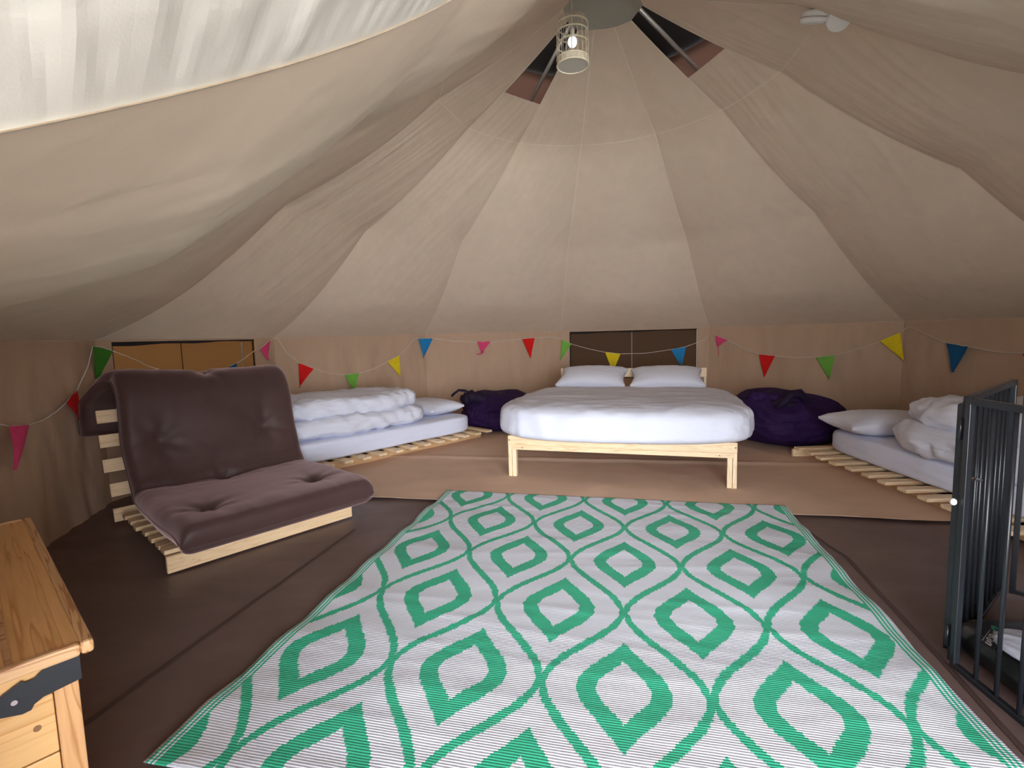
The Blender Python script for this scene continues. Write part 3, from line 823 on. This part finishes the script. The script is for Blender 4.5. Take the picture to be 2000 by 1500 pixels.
# arc-length resample
ps = [cr(path, i/300) for i in range(301)]; al = [0]
for i in range(300): al.append(al[-1]+(ps[i+1]-ps[i]).length)
def onpath(s):
    x = s*al[-1]; lo_, hi_ = 0, 300
    while hi_-lo_ > 1:
        m_ = (lo_+hi_)//2
        if al[m_] <= x: lo_ = m_
        else: hi_ = m_
    f = (x-al[lo_])/(al[hi_]-al[lo_]); p = ps[lo_].lerp(ps[hi_], f); d = (ps[hi_]-ps[lo_]).normalized(); return p, d
TL = al[-1]; MW0, MW1 = .035, .955
tufts = [(.21, .22), (.74, .27), (.19, 1.12), (.74, 1.12), (.47, .80), (.49, 1.50)]   # (x, arc)
def matt(side):
    def fn(s, q):
        x_ = MW0+(MW1-MW0)*s; arc = q*TL; p, d = onpath(q)
        nrm = Vector((-d.y, d.x))     # up/front side
        ex_ = min(s, 1-s)*(MW1-MW0); ey = min(arc, TL-arc)
        r = .055
        rx_ = sqrt(max(0, 1-(1-min(1, ex_/r))**2)); ry_ = sqrt(max(0, 1-(1-min(1, ey/r))**2))
        half = (.058+.014*max(0, 1-arc/.5))*(.18+.82*rx_)*(.18+.82*ry_)
        h = half
        if side > 0:
            for tx, ta in tufts:
                r2 = ((x_-tx)**2+(arc-ta)**2)
                h -= .026*math.exp(-r2/.0022)+.014*math.exp(-r2/.022)
                ang = math.atan2(arc-ta, x_-tx); rr_ = sqrt(r2)
                h += .0022*sin(ang*7+tx*9)*math.exp(-((rr_-.09)/.06)**2)
            h += .010*sin(pi*min(1, ex_/.2))*.5
            cz = abs(arc-.80); h -= .018*math.exp(-(cz/.035)**2)      # crease at fold
            h += .006*ridge((x_*3, arc*5, 2), 3)*math.exp(-(cz/.16)**2)*1.2
            h += .006*fbm((x_*3, arc*3, 1), 3)
            h += .004*ridge((x_*6, arc*1.2, 8), 2)*max(0, 1-ey/.2)
        wob = .012*noise.noise(Vector((arc*4, s*2, 3)))
        Y = p.x+nrm.x*h*side; Z = p.y+nrm.y*h*side
        x2 = x_+wob+(s-.5)*.02*sin(pi*min(1, arc/.7)) + (-.13*(1-s) if arc > 1.50 else 0)*min(1, (arc-1.50)/.2 if arc > 1.50 else 0)
        if side < 0: Y = p.x-nrm.x*half; Z = p.y-nrm.y*half
        Z -= .022*max(0, min(1, (arc-.9)/.5)); Z += .022*(1-s)*max(0, min(1, (arc-1.2)/.3))-.01*s*max(0, min(1, (arc-1.2)/.3))
        if arc < .6 and Y > .015: Z = max(Z, .102)
        return Vector((x2, Y, Z))
    return fn
nu_, nv_ = 80, 190
Vt, Ft = grid(matt(1), nu_, nv_); Vb, Fb = grid(matt(-1), nu_, nv_)
n0 = len(Vt); V = Vt+Vb; F = list(Ft)+[tuple(i+n0 for i in f)[::-1] for f in Fb]
def idx(i, j): return j*(nu_+1)+i
for i in range(nu_):
    F.append((idx(i, 0), n0+idx(i, 0), n0+idx(i+1, 0), idx(i+1, 0))); F.append((idx(i, nv_), idx(i+1, nv_), n0+idx(i+1, nv_), n0+idx(i, nv_)))
for j in range(nv_):
    F.append((idx(0, j), idx(0, j+1), n0+idx(0, j+1), n0+idx(0, j))); F.append((idx(nu_, j), n0+idx(nu_, j), n0+idx(nu_, j+1), idx(nu_, j+1)))
fm = mk('futon_mattress', V, F, M_brown, None, True)
fm.matrix_world = Matrix.Translation(FUT.location) @ Matrix.Rotation(FUT.rotation_euler.z, 4, 'Z')
tag(fm, 'dark brown tufted futon mattress draped over the slatted frame', 'mattress')
for tx, ta in tufts:
    q = ta/TL; P_ = matt(1)((tx-MW0)/(MW1-MW0), q); o = None
    V, F = cube_sphere(4, 2, (.009, .009, .009)); o = mk('tuft_button', V, F, M_brown, fm, True); o.location = P_
mb = MB(); pts_ = [matt(1)(.006, i/90)*.5+matt(-1)(.006, i/90)*.5+Vector((-.006, 0, 0)) for i in range(1, 90)]
mb.tube(pts_, .005, 6).build('piping', M_brown, fm, True)
pts_ = [matt(1)(i/40, .004)*.3+matt(-1)(i/40, .004)*.7+Vector((0, -.006, 0)) for i in range(1, 40)]
MB().tube(pts_, .005, 6).build('piping', M_brown, fm, True)

# ---------------------------------------------------------------- chest
CL = Vector((-.748, .664, 0)); CW = Vector((-.664, -.748, 0))    # long direction, across direction
CH = tag(empty('blanket_chest', (-.684, .765, 0), math.atan2(.664, -.748)), 'varnished orange pine chest with a black iron corner strap', 'chest')
# local X = long direction; across direction = local +Y (left of frame)
LEN, WID = .89, .295
def cpart(nm, lo_, hi_, m_, bev=.002, parent=CH): return MB().box(lo_, hi_, bev=bev).build(nm, m_, parent)
ov = .022
lid = empty('lid'); lid.parent = CH
V = []
prof = [(0, 0), (-.004, .004), (-.004, .012), (.003, .017), (.006, .0215), (.014, .024)]
def lidboard(y0, y1, nm='lid_board'):
    return cpart(nm, (.016, y0, .484), (LEN-.016, y1, .501), M_chestX, .002, lid)
lidboard(.016, .093); lidboard(.101, .19); lidboard(.194, WID-.016)
mb = MB(); mb.box((.016, .093, .484), (LEN-.016, .101, .4965)).build('lid_groove', M_lidedge, lid)
cpart('lid_edge_moulding', (0, 0, .4815), (LEN, .017, .503), M_lidedgeX, .005, lid)
cpart('lid_edge_moulding', (0, WID-.017, .4815), (LEN, WID, .503), M_lidedgeX, .005, lid)
cpart('lid_edge_moulding', (0, .017, .4815), (.017, WID-.017, .503), M_lidedge, .005, lid)
cpart('lid_edge_moulding', (LEN-.017, .017, .4815), (LEN, WID-.017, .503), M_lidedge, .005, lid)
# end face at local x = ov (facing the camera) : stiles and horizontal planks
bx0, bx1, by0, by1 = ov, LEN-ov, ov, WID-ov
for yy in (by0, by1-.03): cpart('corner_stile', (bx0-.004, yy, .02), (bx0+.03, yy+.03, .481), M_chestZ)
for yy in (by0, by1-.03): cpart('corner_stile', (bx1-.03, yy, .02), (bx1+.004, yy+.03, .481), M_chestZ)
zz = [.03, .120, .225, .330, .430, .480]
for i in range(5):
    cpart('end_plank', (bx0, by0+.031, zz[i]+.0012), (bx0+.016, by1-.031, zz[i+1]-.0012), M_chestY)
    cpart('end_plank', (bx1-.016, by0+.031, zz[i]+.0012), (bx1, by1-.031, zz[i+1]-.0012), M_chestY)
    cpart('side_plank', (bx0+.031, by0, zz[i]+.0012), (bx1-.031, by0+.016, zz[i+1]-.0012), M_chestX)
    cpart('side_plank', (bx0+.031, by1-.016, zz[i]+.0012), (bx1-.031, by1, zz[i+1]-.0012), M_chestX)
cpart('plinth', (bx0-.008, by0-.008, .003), (bx1+.008, by1+.008, .032), M_chestX)
# strap: arrow outline on end face, (y, z)
ar = [(by0-.004, .480), (by0-.004, .438), (.064, .433), (.075, .427), (.079, .420), (.089, .419), (.132, .433), (.136, .440), (.108, .459), (.086, .470), (.082, .466), (.072, .467), (.060, .477)]
st_ = MB().prism(ar, lambda a, b, t_: (t_, a, b), bx0-.0075, bx0-.0045).build('iron_strap', M_iron, CH)
MB().box((bx0-.0045, by0-.004, .438), (bx0+.09, by0-.001, .480)).build('iron_strap', M_iron, CH)
for y_, z_, r_ in ((.096, .443, .004),):
    mb = MB(); mb.prism([(y_+r_*cos(i*pi/5), z_+r_*sin(i*pi/5)) for i in range(10)], lambda a, b, t_: (t_, a, b), bx0-.0105, bx0-.0075); o = mb.build('screw_head', M_chrome, CH)
for y_, z_ in ((.075, .395),): 
    mb = MB(); mb.prism([(y_+.005*cos(i*pi/5), z_-.012+.005*sin(i*pi/5)) for i in range(10)], lambda a, b, t_: (t_, a, b), bx0-.0008, bx0+.0005); mb.build('nail_head', M_underside, CH)

# ---------------------------------------------------------------- black metal gate
GT = tag(empty('metal_gate', (1.222, 1.328, 0)), 'black metal folding guard pen with upright bars at the right', 'gate')
GH = .775
def gate_panel(A_, B_, nb, top=GH, skip_ends=False):
    A_ = Vector((A_[0], A_[1], 0))-GT.location; B_ = Vector((B_[0], B_[1], 0))-GT.location
    d = (B_-A_); L = d.length; ang = math.atan2(d.y, d.x); Mx = Matrix.Translation(A_) @ Matrix.Rotation(ang, 4, 'Z')
    MB().box((0, -.008, .012), (.016, .008, top), Mx, .002).build('post', M_black, GT)
    MB().box((L-.016, -.008, .012), (L, .008, top), Mx, .002).build('post', M_black, GT)
    MB().box((.0165, -.008, top-.018), (L-.0165, .008, top), Mx, .002).build('top_rail', M_black, GT)
    MB().box((.0165, -.008, .012), (L-.0165, .008, .028), Mx, .002).build('bottom_rail', M_black, GT)
    for i in range(nb):
        x_ = .016+(L-.032)*(i+1)/(nb+1)
        MB().tube([Mx @ Vector((x_, 0, .026)), Mx @ Vector((x_, 0, top-.016))], .0052, 8).build('bar', M_black, GT, True)
P0 = (1.222, 1.328); dF = Vector((-.085, -1)).normalized()
gate_panel(P0, (P0[0]+dF.x*.66, P0[1]+dF.y*.66), 9)
Pb = (1.735, 1.717)
gate_panel((P0[0]+.012, P0[1]+.018), Pb, 8)
gate_panel((1.268, 1.400), (1.66, 1.705), 6, .745)
gate_panel((Pb[0]+.022, Pb[1]-.012), (Pb[0]+.022+.45, Pb[1]-.012-.50), 8)
for p_ in ((P0[0]+.0, P0[1]+.020), (Pb[0]+.012, Pb[1]+.016)):
    q = Vector((p_[0], p_[1], 0))-GT.location
    MB().tube([q+Vector((0, 0, .06)), q+Vector((0, 0, .12))], .006, 8).tube([q+Vector((0, 0, GH-.12)), q+Vector((0, 0, GH-.06))], .006, 8).build('hinge', M_black, GT, True)
q0 = aty(1888, 938, 1.36)-GT.location; q1 = aty(1916, 938, 1.40)-GT.location
MB().tube([q0, q0.lerp(q1, .5)+Vector((0, 0, .006)), q1], .004, 8).build('chrome_latch', M_chrome, GT, True)['label'] = 'small chrome latch'
kc = aty(1862, 980, 1.335)-GT.location
V, F = cube_sphere(6, 2, (.008, .008, .010)); o = mk('knob', V, F, M_plastic, GT, True); o.location = kc; o['label'] = 'small round white knob'

# things on the floor inside the pen
TR = tag(empty('floor_tray', (1.45, 1.20, 0), -.16), 'low black plastic tray with a printed sticker inside the pen', 'tray')
def trd(q, P):
    f = max(0, q.z); return Vector((P.x*(1-.10*f), P.y*(1-.10*f), P.z+.05))
V, F = cube_sphere(14, 7, (.17, .24, .045), trd); mk('tray_body', V, F, M_tray, TR, True)
stx, sty, sz = -.075, .175, .0965
c_, s_ = cos(-2.2), sin(-2.2)
lab = MB()
A_ = at(1912, 1252, sz); B_ = at(1940, 1270, sz); C_ = at(1935, 1222, sz); D_ = at(1962, 1240, sz)
def stp(a, b, t_):   # a along text height dir, b along baseline, bilinear over sticker quad
    return ((A_.lerp(B_, a)).lerp(C_.lerp(D_, a), b))+Vector((0, 0, t_))
Mi = (Matrix.Translation(TR.location) @ Matrix.Rotation(TR.rotation_euler.z, 4, 'Z')).inverted()
Q = lambda a, b, t_: Mi @ stp(a, b, t_)
MB().prism([(0, 0), (1, 0), (1, 1), (0, 1)], Q, -.001, .0006).build('sticker', M_label, TR)
mb = MB()
g5 = {'n': ['000', '110', '101', '101', '101'], 'g': ['011', '101', '011', '001', '110'], 'u': ['000', '101', '101', '101', '011']}
yy = .86
for ch, hh in (('n', .2), ('g', .2), ('g', .2), ('u', .2)):
    for r_ in range(5):
        for c2 in range(3):
            if g5[ch][r_][c2] == '1':
                b_ = yy-(c2+1)*hh/3.6; a_ = .25+r_*.10
                mb.prism([(a_, b_), (a_+.10, b_), (a_+.10, b_+hh/3.6), (a_, b_+hh/3.6)], Q, .0006, .001)
    yy -= hh
mb.prism([(.12, .1), (.15, .1), (.15, .8), (.12, .8)], Q, .0006, .001)
mb.build('sticker_lettering', M_white_print, TR)
mb = MB()
eo = [(.45+.42*cos(i*pi/8), .98+.13*sin(i*pi/8)) for i in range(16)]; ei = [(.45+.20*cos(i*pi/8), .98+.045*sin(i*pi/8)) for i in range(16)]
for i in range(16):
    j = (i+1) % 16; mb.prism([eo[i], eo[j], ei[j], ei[i]], Q, .0006, .001)
mb.build('sticker_emblem', M_green_print, TR)
cpt = at(2026, 1286, .10)
def dd_(q, P): return P+Vector((0, 0, .004*ridge((P.x*12, P.y*12+P.x*7, 2), 2)*(1 if q.z > 0 else 0)))
V, F = cube_sphere(20, 2.2, (.076, .088, .020), dd_); cu = mk('round_cushion', V, F, M_dish, None, True); cu.location = (cpt.x, cpt.y, .118)
tag(cu, 'pale grey round cushion lying on the black tray', 'cushion')

# ---------------------------------------------------------------- lantern
LT = aty(1118, 30, 2.45); LBt = aty(1118, 128, 2.45)
lx, ly = (LT.x+LBt.x)/2, 2.45; zt, zb = LT.z, LBt.z
LN = tag(empty('birdcage_lantern', (lx, ly, zb)), 'cream wicker birdcage pendant lantern hanging below the roof peak', 'lamp')
hL = zt-zb; rL = .072
for i in range(18):
    a = 2*pi*i/18; d = Vector((cos(a), sin(a), 0))
    pts_ = [d*rL+Vector((0, 0, 0)), d*rL+Vector((0, 0, hL*.78)), d*rL*.93+Vector((0, 0, hL*.88)), d*rL*.68+Vector((0, 0, hL*.96)), d*rL*.2+Vector((0, 0, hL))]
    MB().tube(pts_, .0016, 5, False).build('cage_wire', M_cane, LN, True)
for z_ in (hL*.80, hL*.64, hL*.42): MB().ring((0, 0, z_), rL, .0035).build('cage_ring', M_cane, LN, True)
mb = MB(); mb.ring((0, 0, 0), rL, .004).ring((0, 0, .028), rL, .004); mb.build('base_ring', M_cane, LN, True)
V, F = grid(lambda s, q: Vector((cos(2*pi*s)*(rL-.0015), sin(2*pi*s)*(rL-.0015), .028*q)), 36, 1)
mk('base_band', V, F, mesh_mat('woven_band', (.62, .56, .42), .25), LN, True)
mb = MB().lathe([(rL-.003, 0), (rL-.003, .003)], seg=32); mb.build('base_disc', mesh_mat('woven_disc', (.55, .52, .44), .2), LN)
M_bulb = mat('frosted_bulb', (.9, .93, .97), .3); M_bulb.node_tree.nodes['Principled BSDF'].inputs['Emission Color'].default_value = (.85, .95, 1, 1)
M_bulb.node_tree.nodes['Principled BSDF'].inputs['Emission Strength'].default_value = .9
V, F = cube_sphere(8, 2, (.022, .022, .024)); o = mk('bulb', V, F, M_bulb, LN, True); o.location = (0, 0, hL*.47)
MB().lathe([(.009, 0), (.011, .01), (.011, .035), (.007, .04)], (0, 0, hL*.47+.02), 14).build('bulb_socket', M_plastic, LN, True)
MB().tube([(0, 0, hL*.47+.05), (0, 0, hL+.02), (.0, .02, hL+.12), (CX-lx-.3, .28, ZD-.10-zb)], .0022, 6).build('flex', M_cord, LN, True)

# smoke alarm and carbon monoxide alarm hung side by side at the roof seam
p = aty(1592, 34, 2.18)
SA = tag(empty('smoke_alarm', p), 'white round smoke alarm hanging under the roof, left of the other detector', 'detector')
MB().lathe([(.02, .022), (.052, .022), (.054, .014), (.053, .002), (.050, 0)][::-1], seg=28).build('mounting_plate', M_plastic, SA, True)
MB().lathe([(.030, -.022), (.048, -.019), (.055, -.010), (.056, -.003), (.02, -.002)], seg=28).build('alarm_body', M_plastic, SA, True)
SA.rotation_euler = (.42, .05, 0)
SAi = (Matrix.Translation(p) @ SA.rotation_euler.to_matrix().to_4x4()).inverted()
cb = lambda *q: [SAi @ aty(x, y, Y) for x, y, Y in q]
MB().tube(cb((1580, 22, 2.2), (1592, 15, 2.22), (1608, 12, 2.22), (1620, 15, 2.2), (1650, 20, 2.16)), .005, 6).build('cable', M_cable, SA, True)
MB().tube(cb((1577, 21, 2.17), (1590, 19, 2.16), (1604, 20, 2.16), (1616, 18, 2.18), (1606, 11, 2.22)), .0045, 6).build('cable', M_cable, SA, True)
SA.rotation_euler = (.42, .05, 0)
p = aty(1637, 36, 2.14)
SB = tag(empty('gas_alarm', p), 'off white D-shaped detector hanging right of the round smoke alarm', 'detector')
prf = [(-.045, .035), (.045, .035), (.048, .0), (.040, -.025), (.022, -.038), (0, -.042), (-.022, -.038), (-.040, -.025), (-.048, 0)]
tl = Matrix.Rotation(-.75, 4, 'X') @ Matrix.Rotation(.12, 4, 'Z')
MB().prism(prf, lambda a, b, t_: tl @ Vector((a, -b, t_)), -.018, -.002).build('alarm_body', M_plastic, SB)
MB().prism([(a*.97, b*.97) for a, b in prf], lambda a, b, t_: tl @ Vector((a, -b, t_)), -.002, .020).build('back_plate', M_greyplastic, SB)
MB().prism([(-.03, .018), (.03, .018), (.03, .024), (-.03, .024)], lambda a, b, t_: tl @ Vector((a, -b, t_)), -.0195, -.0175).build('groove', M_greyplastic, SB)

# ---------------------------------------------------------------- bunting
def wp(px, py, off=.05): return wall_hit(px, py, off)[1]
BN = tag(empty('bunting', (0, 0, 0)), 'string of coloured felt triangle flags looped around the tent walls', 'bunting')
cordp = [(-20, 824), (17, 832), (55, 830), (85, 820), (113, 802), (140, 775), (151, 761), (172, 715), (181, 676), (200, 678), (218, 685), (255, 698), (290, 715), (330, 728), (365, 731), (410, 729), (440, 720), (470, 705), (500, 683), (508, 681), (527, 664), (541, 660), (560, 690), (583, 709), (613, 720), (643, 729), (673, 732), (701, 729), (730, 720), (757, 706), (779, 694), (800, 672), (808, 662), (817, 661), (845, 661), (885, 666), (932, 668), (958, 668), (990, 665), (1020, 662), (1044, 660), (1075, 658), (1098, 663), (1116, 672), (1148, 681), (1182, 688), (1212, 691), (1260, 690), (1310, 683), (1340, 677), (1375, 664), (1388, 653), (1398, 655), (1421, 664), (1450, 680), (1483, 692), (1514, 695), (1550, 698), (1594, 698), (1631, 694), (1680, 680), (1719, 666), (1758, 649), (1776, 637), (1805, 651), (1849, 670), (1891, 677), (1945, 687), (1998, 690), (2060, 692)]
cp = [wp(*q) for q in cordp]
fine = []
for i in range(len(cp)-1):
    for j in range(4): fine.append(cp[i].lerp(cp[i+1], j/4)+Vector((0, 0, .0012*sin(i*5+j*2.2))))
MB().tube(fine, .0028, 6).build('cord', M_cord, BN, True)
FC = {'pink': (.62, .06, .16), 'red': (.60, .012, .010), 'green': (.16, .40, .06), 'yellow': (.66, .50, .015), 'blue': (.02, .20, .46), 'dark green': (.05, .20, .02), 'dark blue': (.012, .085, .20)}
FM = {k: cloth('felt_'+k.replace(' ', '_'), c, .95, .08, .15, 30, .002) for k, c in FC.items()}
flags = [('pink', (17, 832), (55, 830), (27, 918)), ('red', (127, 787), (151, 761), (162, 834)), ('dark green', (181, 676), (218, 685), (192, 740)),
 ('pink', (508, 682), (527, 664), (522, 703)), ('red', (583, 709), (613, 720), (584, 757)), ('green', (673, 732), (701, 729), (691, 767)),
 ('yellow', (757, 706), (779, 694), (781, 735)), ('blue', (817, 661), (845, 661), (828, 700)), ('pink', (932, 667), (958, 667), (941, 691)),
 ('red', (1020, 662), (1044, 660), (1036, 699)), ('green', (1098, 663), (1116, 672), (1095, 703)), ('yellow', (1182, 688), (1212, 691), (1197, 727)),
 ('blue', (1310, 683), (1340, 677), (1331, 716)), ('pink', (1398, 655), (1421, 664), (1402, 677)), ('red', (1483, 692), (1514, 695), (1492, 737)),
 ('green', (1594, 698), (1631, 694), (1620, 744)), ('yellow', (1719, 666), (1758, 649), (1766, 704)), ('dark blue', (1849, 670), (1891, 677), (1863, 727)),
 ('red', (1997, 690), (2030, 692), (2015, 740)), ('dark blue', (434, 722), (462, 709), (463, 745))]
for i, (cname, a, b, c_) in enumerate(flags):
    A_, B_, C_ = wp(*a, .052), wp(*b, .052), wp(*c_, .045)
    nrm = (B_-A_).cross(C_-A_).normalized()
    if nrm.dot(CO-A_) < 0: nrm = -nrm
    n_ = 8; V = []; F = []
    top = []
    for sd in (0, 1):
        for j in range(n_+1):
            f = j/n_
            for q in range(n_+1):
                g_ = q/n_; p = A_.lerp(B_, g_).lerp(C_, f)
                curl = .010*sin(pi*f*1.2+i)*f + .012*sin(g_*3+i*2)*(.3+f*.7)
                V.append(p+nrm*(curl+.002+(.0018 if sd else 0)))
    m_ = (n_+1)**2
    for j in range(n_):
        for q in range(n_):
            a0 = j*(n_+1)+q; F.append((a0, a0+1, a0+n_+2, a0+n_+1)); F.append((m_+a0, m_+a0+n_+1, m_+a0+n_+2, m_+a0+1))
    o = mk('flag', V, F, FM[cname], BN, True); o['label'] = cname+' felt triangle flag'
    if i == 8:   # curled tip
        T = [wp(944, 686, .055), wp(940, 691, .06), wp(934, 692, .065), wp(930, 692, .06)]
        MB().tube(T, [.012, .010, .007, .002], 6).build('flag_tip', FM[cname], o, True)
    if i == 13:
        MB().tube([wp(1403, 668, .05), wp(1404, 695, .045)], .0025, 5).build('loose_thread', FM[cname], o, True)
